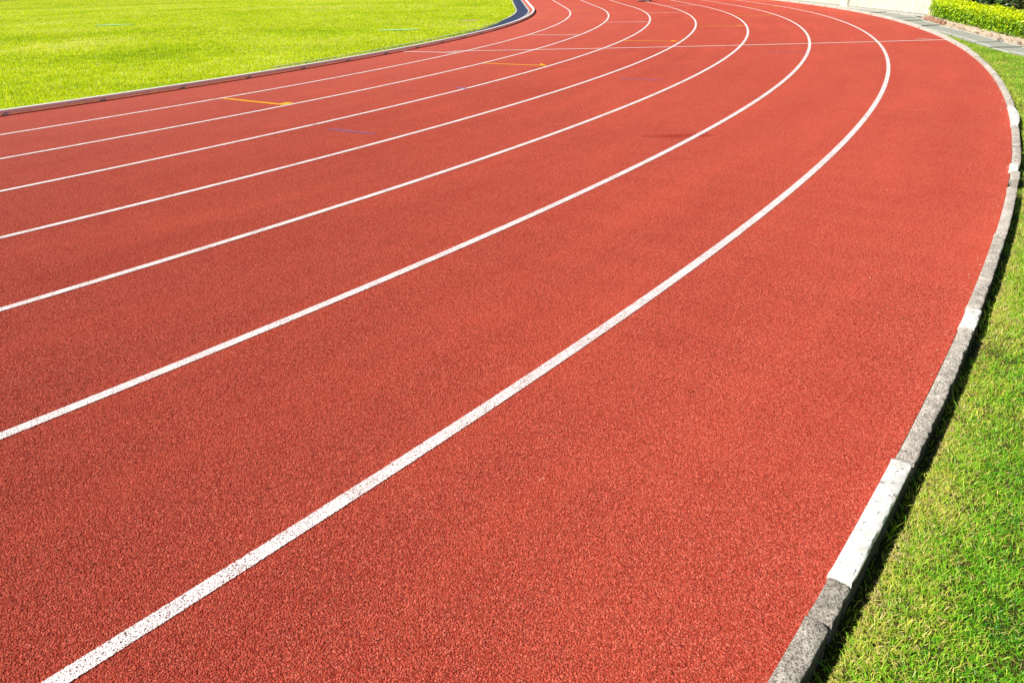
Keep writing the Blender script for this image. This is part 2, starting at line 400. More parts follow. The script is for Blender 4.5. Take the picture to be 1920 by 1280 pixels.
# ------------------------------------------------------------------ inner rail on brackets
rl = empty('track_rail', P(34.94, -25, 0)); tag(rl, 'low white metal rail along the inside edge of the track beside the infield grass', 'rail')
off = Vector(rl.location)
rp = [(34.900, 0.018), (34.900, 0.058), (34.905, 0.064), (34.963, 0.064), (34.968, 0.059), (34.968, 0.018), (34.900, 0.018)]
RS = [x * 0.25 for x in range(-200, 3)] + [1, 2, 4, 6, 10, 15, 20, 30, 45]
rb = child_ribbon('rail_beam', rp, RS, M['rail'], rl); rb.data.materials.append(mat_simple('bounce_tinted_rail_side', (.88, .76, .64), .6, .3, 0, .10, 20))
for i, pl in enumerate(rb.data.polygons): pl.material_index = 1 if i % 6 == 4 else 0  # outer face: warm bounce off the red track painted into its colour
fm = None
s = -46.0; k = 0
while s < 16:
    b = BM(); c = P(34.940, s, 0.012) - off
    b.box(c, (0.068, 0.055, 0.022), R(s)); b.box(P(34.974, s, 0.020) - off, (0.008, 0.035, 0.030), R(s))
    b.build('rail_bracket', M['rail_foot'], rl, 0.002)
    if k % 3 == 1:
        j = BM(); j.box(P(34.935, s + 0.08, 0.0425) - off, (0.066, 0.012, 0.0415), R(s)); j.build('rail_joint', M['rail_foot'], rl)
    s += 1.9; k += 1

# ------------------------------------------------------------------ painted markings
def strip(name, pts, w, mat, z=0.0015):
    """flat strip along pts (Vectors in the plane), uv: u metres, v -1..1"""
    vs = []; uv = []; fs = []; u = 0
    for i, p in enumerate(pts):
        d = (pts[min(i + 1, len(pts) - 1)] - pts[max(i - 1, 0)]); d.z = 0; d.normalize(); nn = Vector((-d.y, d.x, 0))
        if i: u += (pts[i] - pts[i - 1]).length
        for sg in (-1, 1): vs.append(Vector((p.x, p.y, z)) + nn * (w / 2 * sg)); uv.append((u, sg))
    for i in range(len(pts) - 1): fs.append((2 * i, 2 * i + 2, 2 * i + 3, 2 * i + 1))
    return mesh(name, vs, fs, mat, None, False, uv)
ords = ['first', 'second', 'third', 'fourth', 'fifth', 'sixth', 'seventh']
LS = [x * 0.2 for x in range(-300, 3)] + [1, 2, 4, 6, 10, 15, 20, 30, 45, 70]
for i in range(1, 8):
    r = R0 + LANE * i
    o = strip('lane_line', [P(r, s) for s in LS], 0.0535, M['white_line'])
    lab = {1: 'curved white lane line nearest the metal rail and infield grass', 7: 'curved white lane line nearest the concrete kerb, widest in the foreground'}.get(
        i, f'curved white lane line, {ords[i-1]} one counted from the metal rail')
    tag(o, lab, 'lane line', 'white lane lines of the track')

def lane_mark(lane, s, mat, w=0.05, r_in=0.03, r_out=0.03, z=0.0019):
    a = R0 + LANE * (lane - 1) + r_in; b = R0 + LANE * lane - r_out
    return [P(a + (b - a) * t / 6, s) for t in range(7)]
# long straight line across all lanes
fin = [Vector((-1.0 + t * (8.60 + 1.0) / 24, 15.12 + 0.012 * (t / 24) * 10 - 0.14 * math.sin(math.pi * t / 24), 0)) for t in range(25)]
tag(strip('cross_line', fin, 0.066, M['thin_white'], 0.0023), 'long thin white line crossing seven lanes to the outer kerb', 'cross line')
def lettering(at_lane, s, n=6):
    """small painted characters, too worn to read"""
    vs = []; fs = []; uv = []
    r1 = R0 + LANE * at_lane - 0.10
    for k in range(n):
        rr_ = r1 - k * 0.036
        for (dr, ds, w_, h_) in ((0, 0.0, 0.024, 0.012), (0.006, 0.10, 0.008, 0.09), (-0.008, 0.10, 0.007, 0.08)) if k % 2 else ((0.008, 0.1, 0.008, 0.10), (0, 0.17, 0.022, 0.012)):
            c = P(rr_ + dr, s + 0.12) ; t_ = Vector((-math.sin(R(s)), math.cos(R(s)), 0)); n_ = Vector((math.cos(R(s)), math.sin(R(s)), 0))
            c = c + t_ * ds * 0.9; b = len(vs)
            for sx, sy in ((-1, -1), (1, -1), (1, 1), (-1, 1)): vs.append(c + n_ * sx * w_ / 2 + t_ * sy * h_ / 2 + Vector((0, 0, 0.0027))); uv.append((sx, 0.4 * sy))
            fs.append((b, b + 1, b + 2, b + 3))
    return vs, fs, uv
stag = [(1, -24.25, 'thin white line across the lane next to the metal rail', True), (2, -17.97, 'thin white line across the second lane from the rail', True),
        (3, -11.6, 'thin white line across the third lane from the rail', True), (4, -5.45, 'thin white line across the fourth lane from the rail', False),
        (5, 0.8, 'thin white line across the fifth lane, near the top edge', False), (6, 7.2, 'thin white line across the sixth lane, cut by the top edge', False)]
for lane, s, lab, let in stag:
    root = empty('stagger_line', P(R0 + LANE * (lane - .5), s)); tag(root, lab, 'stagger line', 'short white lines across single lanes')
    o = strip('stripe', lane_mark(lane, s, None), 0.066, M['thin_white'], 0.0019); o.data.transform(Matrix.Translation(-Vector(root.location))); o.parent = root
    if let:
        v, f, uv = lettering(lane, s, 6)
        mesh('lettering', [q - Vector(root.location) for q in v], f, M['thin_white'], root, False, uv)
v, f, uv = lettering(8, -18.9, 8)
v = [q + Vector((-0.12, 0.02, 0)) for q in v]
tag(mesh('track_lettering', v, f, M['thin_white'], None, False, uv), 'tiny worn white lettering beside the outer kerb end of the long cross line', 'lettering')
yel = [(2, -33.25, 'sq', 'yellow line with a square end flag across the second lane'), (3, -26.43, 'tri', 'yellow line with a pointed end flag across the third lane'),
       (4, -19.95, 'tri', 'yellow line with end flag just beyond the long white cross line, fourth lane'), (5, -14.1, 'tri', 'yellow line with an end flag across the fifth lane'),
       (6, -8.25, 'tri', 'yellow line across the sixth lane on the far bend'), (7, -2.4, 'tri', 'faint yellow line across the seventh lane on the far bend'), (8, 3.5, 'tri', 'faint yellow line across the lane nearest the fence'),
       (1, -8.3, '', 'faint yellow line starting at the curve of the metal rail'), (2, -2.16, '', 'faint yellow line across the second lane, farther than the one at the rail'), (3, 3.9, '', 'faint yellow line across the third lane by the top edge')]
for lane, s, kind, lab in yel:
    root = empty('takeover_mark', P(R0 + LANE * (lane - .5), s)); tag(root, lab, 'track mark', 'yellow marks across single lanes')
    lo = Matrix.Translation(-Vector(root.location))
    o = strip('stripe', lane_mark(lane, s, None, r_out=0.14 if kind else 0.03), 0.062, M['yellow'], 0.0019); o.data.transform(lo); o.parent = root
    if kind:
        r1 = R0 + LANE * lane - 0.14; r2 = r1 + 0.085
        t1 = s - math.degrees(0.025 / 38); t2 = s + math.degrees((0.15 if kind == 'sq' else 0.25) / 38)
        if kind == 'sq': q = [P(r1 - .03, t1), P(r2 + .01, t1), P(r2 + .015, t2), P(r1 - .03, t2)]; fc = [(0, 1, 2, 3)]; uv = [(0, -.5), (1, -.5), (1, .5), (0, .5)]
        else: q = [P(r1 - .02, t1), P(r2 + .02, t1), P(r1 - .12, t2)]; fc = [(0, 1, 2)]; uv = [(0, -.5), (1, -.5), (0, .5)]
        mesh('end_flag', [v + Vector((0, 0, 0.0023)) - Vector(root.location) for v in q], fc, M['yellow'], root, False, uv)
pur = [((-1.80, 7.63), (-1.28, 7.33), 0.045, 'purple', 'purple chalk dash in the fourth lane'), ((1.57, 10.87), (2.11, 10.57), 0.05, 'purple', 'faint purple chalk dash in the fifth lane'),
       ((-0.66, 10.32), (-0.52, 10.19), 0.08, 'purple', 'short purple chalk tick touching the third lane line'), ((4.55, 13.75), (5.15, 13.55), 0.05, 'purple', 'faded purple chalk dash in the sixth lane near the cross line'),
       ((-2.08, 7.93), (-1.93, 7.86), 0.05, 'brown_mark', 'small brown scuff below the third lane line'), ((-1.16, 7.28), (-1.02, 7.21), 0.05, 'brown_mark', 'small brown scuff touching the fourth lane line')]
for a, b, w, m, lab in pur:
    A = Vector((*a, 0)); B = Vector((*b, 0))
    tag(strip('chalk_mark' if m == 'purple' else 'scuff_mark', [A.lerp(B, t / 4) + Vector((0, .006 * math.sin(t * 2.2), 0)) for t in range(5)], w, M[m], 0.0017), lab, 'chalk mark' if m == 'purple' else 'scuff')

# ------------------------------------------------------------------ outer kerb, stone by stone
def kerb_stone(s0, s1, mat, w=0.057, h=0.027, dr=0.0, bulge=0.0, chip=0.5, step=None, tilt=0.0, seed=0):
    arc = R(s1 - s0) * RK
    step = step or 0.012
    n = max(6, int(arc / step))
    prof = []
    m = 7
    # inner foot, inner bevel, top, outer bevel, outer foot
    prof = [(0, -0.12), (0, -0.02), (0, h * 0.72), (0.002, h * 0.95), (0.006, h)] + [(0.006 + (w - 0.012) * t / 4, h + 0.0015 * math.sin(t)) for t in range(1, 4)] + [(w - 0.005, h), (w - 0.001, h - 0.003), (w, h - 0.012), (w + 0.003, -0.05), (w + 0.004, -0.14)]
    k = len(prof); org = P(RK, (s0 + s1) / 2, 0)
    vs = []; fs = []
    for i in range(n + 1):
        t = i / n; s = s0 + (s1 - s0) * t
        endf = min(t, 1 - t) * arc
        rnd_ = max(0.0, 1 - endf / 0.020)
        for j, (r, z) in enumerate(prof):
            q = Vector((s * 0.78 * 30, r * 60, z * 60 + seed))
            nz = noise.noise(q * 1.2); nf = noise.noise(q * 4.1)
            dz = dr_ = 0
            if 2 <= j <= 9:
                dz = 0.0028 * nz + 0.0014 * nf - 0.008 * rnd_ ** 2
            if j >= 8:                                 # ragged outer edge
                e = noise.noise(Vector((s * 7, seed, 3))) + .5 * noise.noise(Vector((s * 19, seed, 4))); e2 = noise.noise(Vector((s * 38, seed, 9))) + .5 * noise.noise(Vector((s * 90, seed, 5)))
                dr_ = chip * (-0.009 * max(0, e) - 0.0022 * e2 - 0.014 * max(0, e2 - .35))
                if j <= 9: dz -= chip * 0.008 * max(0, e2 - .2)
            b = bulge * math.sin(math.pi * t) * (r / w)
            rad = RK + dr + r + dr_ + b - (0.0035 * rnd_ if j <= 3 else 0) + (-0.004 * rnd_ if j > 7 else 0)
            vs.append(P(rad, s, z + dz + tilt * (t - .5)) - org)
    for i in range(n):
        for j in range(k - 1):
            a = i * k + j; fs.append((a, a + 1, a + k + 1, a + k))
    fs.append(tuple(range(k))); fs.append(tuple(reversed(range(n * k, n * k + k))))
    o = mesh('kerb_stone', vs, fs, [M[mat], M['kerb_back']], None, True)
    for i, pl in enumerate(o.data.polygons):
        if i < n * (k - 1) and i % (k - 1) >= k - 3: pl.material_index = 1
    o.data.set_sharp_from_angle(angle=R(38))
    o.location = org
    return o
GK = 'stones of the outer kerb'
near = [
 (-42.2, -39.78, 'kerb_dark', dict(chip=1.4, dr=-.002, tilt=-.012), 'dark broken kerb stone at the bottom edge of the picture'),
 (-39.76, -39.38, 'kerb_dark', dict(chip=1.0), 'short lichened kerb stone with chipped end, second below the long white stone'),
 (-39.37, -39.18, 'kerb_dark', dict(chip=.5), 'short lichened kerb stone touching the near end of the long white stone'),
 (-39.175, -38.37, 'kerb_white', dict(w=.06, h=.030, chip=.25), 'long white painted kerb stone in the foreground with cracked paint'),
 (-38.355, -36.90, 'kerb_grey', dict(chip=1.1, dr=.003), 'long pitted grey kerb stone just beyond the long white stone'),
 (-36.885, -36.60, 'kerb_white', dict(w=.06, h=.030, chip=.35), 'short white painted kerb stone between two long grey ones'),
 (-36.59, -35.05, 'kerb_grey', dict(chip=.9), 'long grey kerb stone just beyond the short white painted stone'),
 (-35.04, -33.62, 'kerb_pale', dict(chip=.7, dr=-.004), 'pale kerb stone with a white end beside the gap in the kerb'),
 (-33.30, -32.93, 'kerb_grey', dict(chip=.5, dr=.004), 'short grey kerb stone on the far side of the gap in the kerb'),
 (-32.925, -32.62, 'kerb_white', dict(dr=-.006, chip=.2), 'small slanted white kerb stone at the right edge, beyond the gap'),
 (-32.61, -31.75, 'kerb_grey', dict(dr=.004, chip=.5), 'banded grey kerb stone nearest the dark crack at the right edge'),
 (-31.70, -30.50, 'kerb_grey', dict(dr=.002, chip=.5), 'grey kerb stone between the dark crack and the bulging white stone'),
 (-30.49, -29.10, 'kerb_white', dict(dr=-.004, bulge=.022, chip=.15, h=.034), 'bulging white kerb stone at the right edge of the picture'),
 (-29.09, -28.45, 'kerb_grey', dict(chip=.4), 'short grey kerb stone just beyond the bulging white stone'),
 (-28.44, -27.2, 'kerb_pale', dict(chip=.4, h=.032), 'pale grey kerb stone, second beyond the bulging white stone'),
 (-27.19, -25.7, 'kerb_grey', dict(chip=.4, h=.034), 'grey kerb stone, third beyond the bulging white stone'),
 (-25.69, -24.3, 'kerb_pale', dict(chip=.4, h=.036), 'pale kerb stone, third before the black joint in the kerb'),
 (-24.29, -23.0, 'kerb_grey', dict(chip=.4, h=.038), 'grey kerb stone, second before the black joint in the kerb'),
 (-22.99, -21.80, 'kerb_pale', dict(chip=.3, h=.042), 'pale kerb stone just before the black joint in the kerb'),
 (-21.68, -20.25, 'kerb_pale', dict(chip=.3, h=.04, w=.07), 'pale kerb stone just beyond the black joint in the kerb'),
 (-20.18, -18.62, 'kerb_pale', dict(chip=.2, h=.045, w=.07), 'pale kerb stone ending at the long white cross line'),
 (-18.56, -17.0, 'kerb_pale', dict(chip=.2, h=.045, w=.07), 'pale kerb stone just beyond the long white cross line'),
 (-16.96, -15.36, 'kerb_pale', dict(chip=.2, h=.045, w=.07), 'second pale kerb stone beyond the long white cross line'),
]
s = -15.26; k = 0; fard = ['third', 'fourth', 'fifth', 'sixth', 'seventh', 'eighth', 'ninth', 'tenth', 'eleventh', 'twelfth', 'thirteenth']
while s < 0.4:
    ln = random.uniform(1.35, 1.75)
    near.append((s, s + ln, 'kerb_pale', dict(chip=.2, h=.05, w=.075, step=.06), f'whitish kerb stone, {fard[min(k,12)]} one beyond the long white cross line'))
    s += ln + random.uniform(.04, .1); k += 1
for i, (a, b, m, kw, lab) in enumerate(near):
    kw = dict(kw); kw['h'] = kw.get('h', .027) + random.uniform(-.004, .004); kw['dr'] = kw.get('dr', 0) + random.uniform(-.006, .003); kw['tilt'] = kw.get('tilt', 0) + random.uniform(-.006, .006)
    tag(kerb_stone(a + .006, b - .006, m, seed=i * 7.3, **kw), lab, 'kerb stone', GK)
# straight part beside the fence, then behind the camera
fk = ribbon('far_kerb', [(RK, -0.1), (RK, .05), (RK + .075, .05), (RK + .078, -.1)], [s, 2, 6, 10, 20, 30, 45], M['kerb_pale']); tag(fk, 'straight run of pale kerb beside the cream fence at the top edge', 'kerb')

# ------------------------------------------------------------------ concrete path slabs
inner = [(8.30, 11.30), (8.19, 12.30), (8.35, 13.32), (8.72, 14.83), (9.04, 16.0), (9.55, 18.29), (9.95, 20.2), (10.45, 22.5), (10.80, 26.0)]
outer = [(8.75, 11.15), (8.95, 13.30), (9.09, 14.20), (9.47, 15.7), (9.83, 17.17), (10.33, 19.29), (10.90, 21.2), (11.24, 22.4), (11.28, 26.3)]
def along(poly, t):
    d = [0]
    for a, b in zip(poly, poly[1:]): d.append(d[-1] + math.dist(a, b))
    x = t * d[-1]
    for i in range(len(poly) - 1):
        if x <= d[i + 1] or i == len(poly) - 2:
            k = (x - d[i]) / (d[i + 1] - d[i]); return Vector((poly[i][0] + (poly[i + 1][0] - poly[i][0]) * k, poly[i][1] + (poly[i + 1][1] - poly[i][1]) * k))
NS = 18
for i in range(NS):
    g_ = 0.0016
    a0, a1 = along(inner, i / NS + g_), along(inner, (i + 1) / NS - g_); b0, b1 = along(outer, i / NS + g_), along(outer, (i + 1) / NS - g_)
    z = 0.0 + random.uniform(-0.012, 0.014)
    org = Vector(((a0 + b1) / 2).to_3d()); org.z = 0
    vs = []
    for zz in (-0.12, z):
        for q in (a0, b0, b1, a1): vs.append(Vector((q.x, q.y, zz)) - org)
    vs = vs
    root = mesh('path_slab', vs, [(3, 2, 1, 0), (4, 5, 6, 7), (0, 1, 5, 4), (1, 2, 6, 5), (2, 3, 7, 6), (3, 0, 4, 7)], M['slab'])
    root.location = org
    pos_ = ['nearest', 'second', 'third', 'fourth', 'fifth', 'sixth', 'seventh', 'eighth', 'ninth', 'tenth', 'eleventh', 'twelfth', 'thirteenth', 'fourteenth', 'fifteenth', 'sixteenth', 'seventeenth', 'farthest'][i]
    tag(root, f'grey concrete path slab between kerb grass and hedge bed, {pos_} of the row', 'path slab', 'slabs of the concrete path')
    e = BM()
    for p0, p1 in ((a0, a1), (b0, b1)):
        d = (p1 - p0); mid = (p0 + p1) / 2; sgn = 1 if p0 is a0 else -1
        nrm = Vector((d.y, -d.x)).normalized() * sgn * 0.028
        c = Vector((mid.x + nrm.x, mid.y + nrm.y, z + 0.001)) - org
        e.box(c, (0.05, d.length * 0.985, 0.006), math.atan2(d.y, d.x) - math.pi / 2)
    e.build('slab_edge', M['slab_edge'], root)

# ------------------------------------------------------------------ planting bed, hedge, shrubs
bedf = [(8.45, 9.2), (8.75, 11.15), (8.95, 13.30), (9.09, 14.20), (9.47, 15.7), (9.83, 17.17), (10.33, 19.29), (10.85, 21.0)]
hf = [(8.6, 9.0), (8.86, 11.6), (9.20, 13.9), (9.44, 15.2), (9.84, 16.7), (10.22, 18.2), (10.66, 19.9), (11.02, 21.0)]     # front foot of the hedge
vs = []; fs = []; NB = 60; cols = 10
for i in range(NB + 1):
    t = i / NB
    p = along(bedf, t); q = along(hf + [(11.25, 21.4)], t); e = q + (q - p).normalized() * 7.0
    if e.x < q.x + 1: e = q + Vector((7.0, -1.5))
    for j in range(cols):
        if j < 7: u = j / 6; v = p.lerp(q, u); z = -0.02 + 0.09 * u
        else: u = (j - 6) / 3; v = q.lerp(e, u ** 2); z = 0.07
        z += 0.018 * noise.noise(Vector((v.x * 6, v.y * 6, 1))) * (1 if j else 0)
        vs.append(Vector((v.x, v.y, z)))
for i in range(NB):
    for j in range(cols - 1):
        a = i * cols + j; fs.append((a, a + 1, a + cols + 1, a + cols))
bed = mesh('planting_bed', vs, fs, M['dirt'], None, True); tag(bed, kind='structure')

def leaves(name, centers, normals, size, tint, mat, parent, aspect=0.5):
    """folded pointed leaves (two quads' worth of triangles each)"""
    n = len(centers)
    nr = normals / np.linalg.norm(normals, axis=1, keepdims=True)
    a = rng.normal(size=(n, 3)); a -= nr * (a * nr).sum(1, keepdims=True); a /= np.linalg.norm(a, axis=1, keepdims=True)
    b = np.cross(nr, a); L = size[:, None]
    fold = 0.18
    base = centers - a * L * 0.5; tip = centers + a * L * 0.5 - nr * L * 0.12
    lf = centers - a * L * 0.05 + b * L * aspect * 0.5 + nr * L * fold * 0.5; rg = centers - a * L * 0.05 - b * L * aspect * 0.5 + nr * L * fold * 0.5
    co = np.stack([base, lf, tip, rg], 1).reshape(-1, 3)
    idx = np.arange(n)[:, None] * 4
    fl = np.concatenate([idx + 0, idx + 2, idx + 1, idx + 0, idx + 3, idx + 2], 1).ravel()
    ls = np.arange(2 * n) * 3
    return npmesh(name, co, fl, ls, mat, {'tint': np.repeat(tint, 4)}, parent)

hg = empty('hedge', Vector((10.4, 17.5, 0.07))); tag(hg, 'low clipped bright yellow green hedge behind the concrete path', 'hedge')
ho = np.array(hg.location)
def hedge_pts(n, depth):
    t = rng.random(n); out = np.zeros((n, 3)); nor = np.zeros((n, 3)); tint = np.zeros(n)
    for i in range(n):
        c0 = along(hf, t[i]); c1 = along(hf, min(1, t[i] + 0.01)) - along(hf, max(0, t[i] - .01)); d = c1.normalized(); nx = Vector((d.y, -d.x))
        wdt = 0.66; hgt = 0.39 - .05 * (1 - t[i]) + 0.04 * noise.noise(Vector((t[i] * 14, 0, 5)))
        endc = min(1.0, (1 - t[i]) / 0.045)
        endc = math.sqrt(max(0.02, 1 - (1 - endc) ** 2))
        hgt *= 0.45 + 0.55 * endc; wdt *= 0.35 + 0.65 * endc
        # cross section: rounded box; pick on perimeter: front face, top, back
        per = rng.random()
        if per < 0.42: u = 0.0; z = rng.random() ** 0.8; N = Vector((-nx.x, -nx.y, 0.35)); pu = 0.0; pz = z
        elif per < 0.86: pu = rng.random(); pz = 1.0; N = Vector((-nx.x * (0.5 - pu), -nx.y * (0.5 - pu), 1))
        else: pu = 1.0; pz = rng.random(); N = Vector((nx.x, nx.y, 0.3))
        # round corners
        cu = (pu - 0.5) * 2; cz = pz
        k = 1.0
        if pz > 0.7: k = 1 - 0.10 * ((pz - .7) / .3) ** 2
        if per >= 0.42 and per < 0.86: pz = 1 - 0.14 * abs(cu) ** 3
        cu *= k
        if per < .42: cu = -k + 0.16 * (1 - pz) ** 2 * 1.2
        off_ = 0.05 * noise.noise(Vector((t[i] * 60, pu * 6, pz * 4))) + 0.055 * noise.noise(Vector((t[i] * 190, pu * 17, pz * 11)))
        dpt = rng.random() * depth
        off_ -= dpt
        hz = -0.03 + pz * (hgt + .05)
        pt = Vector((c0.x, c0.y, hz + 0.07)) + Vector((nx.x, nx.y, 0)) * (wdt / 2 + cu * wdt / 2)
        Nn = N.normalized(); pt += Nn * off_
        out[i] = pt; nor[i] = (Nn.x, Nn.y, Nn.z)
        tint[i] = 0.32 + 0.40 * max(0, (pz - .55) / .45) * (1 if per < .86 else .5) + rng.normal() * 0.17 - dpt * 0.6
    return out, nor, np.clip(tint, 0, 1)
c, nn, ti = hedge_pts(30000, 0.10)
nn = nn + rng.normal(size=nn.shape) * 0.55
keep = np.array([noise.noise(Vector((v[0] * 11, v[1] * 11, v[2] * 13))) for v in c]) + np.where(c[:, 2] > .40, .35, 0) + rng.normal(size=len(c)) * .12 > -.10
c, nn, ti = c[keep], nn[keep], ti[keep]
ci, ni, tii = hedge_pts(15000, 0.26)
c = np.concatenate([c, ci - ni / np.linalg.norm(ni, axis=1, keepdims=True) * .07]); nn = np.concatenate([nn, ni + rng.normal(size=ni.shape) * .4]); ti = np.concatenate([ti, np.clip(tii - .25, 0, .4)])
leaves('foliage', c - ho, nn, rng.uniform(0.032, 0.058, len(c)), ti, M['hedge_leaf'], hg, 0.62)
for i in range(46):
    q = along(hf, (i + .5) / 46)
    base = Vector((q.x + 0.3 + random.uniform(-.12, .15), q.y + random.uniform(-.08, .08), 0.03)) - Vector(hg.location)
    tip = base + Vector((random.uniform(-.15, .15), random.uniform(-.15, .15), random.uniform(.26, .36)))
    b = BM(); b.tube([base, base.lerp(tip, .5) + Vector((random.uniform(-.03, .03), random.uniform(-.03, .03), 0)), tip], [0.012, 0.008, 0.004], 5); b.build('stem', M['bark'], hg)

def shrub(loc, rad, h, n, lab, light=0.0):
    root = empty('shrub', loc); tag(root, lab, 'shrub', 'dark shrubs behind the hedge')
    d = rng.normal(size=(n, 3)); d /= np.linalg.norm(d, axis=1, keepdims=True); d[:, 2] = np.abs(d[:, 2])
    rad_ = np.array([0.55 + 0.42 * (rng.random() ** 0.4) + 0.28 * noise.noise(Vector(v * 2.3) + Vector(loc)) for v in d])
    co = d * rad_[:, None] * np.array([rad, rad, h]); co[:, 2] += 0.05
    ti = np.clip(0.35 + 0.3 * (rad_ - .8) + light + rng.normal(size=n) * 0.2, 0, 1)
    leaves('foliage', co, d + rng.normal(size=d.shape) * 0.7, rng.uniform(0.07, 0.13, n), ti, M['shrub_leaf'], root, 0.55)
    for k in range(7):
        b = BM(); a = k * 0.9; tip = Vector((math.cos(a) * rad * .6, math.sin(a) * rad * .6, h * .75))
        b.tube([Vector((0.05 * math.cos(a), .05 * math.sin(a), -.08)), tip * .5 + Vector((0, 0, .1)), tip], [.03, .02, .008], 6); b.build('stem', M['bark'], root)
shrub((13.0, 20.6, .06), 1.05, 1.5, 5200, 'dark green shrub nearest the end of the cream fence')
shrub((13.7, 18.9, .06), 1.0, 1.4, 4600, 'dark green shrub in the top right corner behind the hedge', -.05)
shrub((12.2, 16.35, .06), .55, .42, 2400, 'small light olive shrub close behind the hedge at the right edge', .35)

# bricks and stones edging the bed
for i in range(9):
    t = 0.80 + i * 0.018; q = along(hf, t); p = along(bedf, min(1, t)); v = Vector((q.x - 0.10 + random.uniform(-.03, .03), q.y, 0.06))
    b = BM(); b.box(Vector((0, 0, random.uniform(-.02, .01))), (0.08, random.uniform(.08, .12), random.uniform(.07, .1)), random.uniform(-.5, .5) + .25, random.uniform(-.25, .25))
    o = b.build('edging_brick', M['brick'], None, .012); o.location = v
    tag(o, 'pinkish brick in the row edging the bed under the far end of the hedge', 'brick', 'bricks edging the hedge bed')
for i, t in enumerate((.53, .585, .66, .745, .41, .47)):
    q = along(hf, t); bmx = bmesh.new(); bmesh.ops.create_icosphere(bmx, subdivisions=2, radius=.026 + .02 * (i % 3) / 2)
    for v in bmx.verts: v.co *= 1 + .8 * noise.noise(v.co * 16 + Vector((i, 0, 0)));
    for v in bmx.verts: v.co.z *= .5; v.co.y *= 1.2 + .3 * (i % 2)
    me = bpy.data.meshes.new('bed_stone'); bmx.to_mesh(me); bmx.free(); o = link('bed_stone', me, M['stone']); o.location = (q.x - .07 - .06 * (i % 3), q.y, .055)
    tag(o, 'pale rough stone lying in the dirt below the hedge front', 'stone', 'stones in the hedge bed')
# fallen leaves on the bed
n = 620; t = rng.random(n); cc = []
for i in range(n):
    p = along(bedf, t[i]); q = along(hf + [(11.25, 21.4)], t[i]); u = rng.random() ** 2.2; v = p.lerp(q, u); cc.append((v.x, v.y, -0.005 + .09 * u + .012))
M['dry_leaf'] = mat_blades('dry_leaves', [(0, (.16, .07, .03)), (.5, (.40, .22, .09)), (1, (.62, .45, .22))], .7, .1, .2)
o = leaves('leaf_litter', np.array(cc), np.array([[0, 0, 1.]]) + rng.normal(size=(n, 3)) * .35, rng.uniform(.02, .045, n), rng.random(n), M['dry_leaf'], None, .5)
tag(o, 'scattered dry brown leaves on the hedge bed', 'leaf litter', kind='stuff')

# ------------------------------------------------------------------ cream fence
fr = empty('fence', Vector((11.25, 27, 0))); tag(fr, 'cream painted upright board fence with rusty streaks beyond the outer kerb', 'fence')
fo = Vector(fr.location)
def fx(y): return 11.42 - (y - 20.9) * 0.016
def panel(y0, y1):
    b = BM(); y = y0
    while y < y1:
        w = min(0.088, y1 - y)
        b.box(Vector((fx(y + w / 2), y + w / 2, 0.95)) - fo, (0.05, w, 1.80), 0.016)
        y += 0.125
    k = BM(); k.box(Vector((fx((y0 + y1) / 2) + .04, (y0 + y1) / 2, 0.95)) - fo, (0.02, y1 - y0, 1.78), .016)
    k.build('backing_sheet', M['fence_back'], fr)
    return b.build('board_panel', M['fence'], fr, .006)
panel(20.9, 26.55); panel(27.25, 33.0); panel(33.2, 39)
for y, w in ((26.9, .50), (33.1, .14)):
    b = BM(); b.box(Vector((fx(y) - .02, y, 0.98)) - fo, (0.10, w, 1.96), .016); b.build('post', M['fence'], fr, .008)
b = BM(); b.box(Vector((fx(30), 30, -0.02)) - fo, (0.12, 18.2, 0.12), .016); b.build('plinth', M['slab_edge'], fr)

# ------------------------------------------------------------------ bag on the far bend
bg_ = empty('sports_bag', Vector((5.85, 34.05, 0))); tag(bg_, 'grey and white bag lying on the red track at the top edge', 'bag')
M['bag_grey'] = mat_simple('grey_fabric', (0.48, 0.48, 0.52), .8, .2, 0, .2, 40, .01, 90); M['bag_white'] = mat_simple('white_strap', (.78, .78, .78), .6, .3); M['bag_dark'] = mat_simple('black_strap', (.03, .03, .035), .7, .3)
bmx = bmesh.new(); bmesh.ops.create_uvsphere(bmx, u_segments=28, v_segments=18, radius=1)
for v in bmx.verts:
    x, y, z = v.co; f = lambda q, e: math.copysign(abs(q) ** e, q)
    v.co = Vector((f(x, .45) * .33, f(y, .6) * .15, f(z, .6) * .14 + .142)) * (1 + .04 * noise.noise(Vector((x, y, z)) * 3))
me = bpy.data.meshes.new('bag_body'); bmx.to_mesh(me); bmx.free(); me.polygons.foreach_set('use_smooth', [True] * len(me.polygons)); link('bag_body', me, M['bag_grey'], bg_)
for x, m in ((-.17, 'bag_white'), (.17, 'bag_white'), (.29, 'bag_dark')):
    pts = [Vector((x + .02 * math.sin(a), math.cos(a) * .158, .142 + math.sin(a) * .15)) for a in [i * math.pi / 10 - math.pi * .4 for i in range(19)]]
    b = BM(); b.tube(pts, .016, 6); b.build('strap', M[m], bg_, smooth=True)
pts = [Vector((-.17 + .34 * t / 8, -.04, .28 + .16 * math.sin(math.pi * t / 8))) for t in range(9)]
b = BM(); b.tube(pts, .014, 6); b.build('handle', M['bag_dark'], bg_, smooth=True)

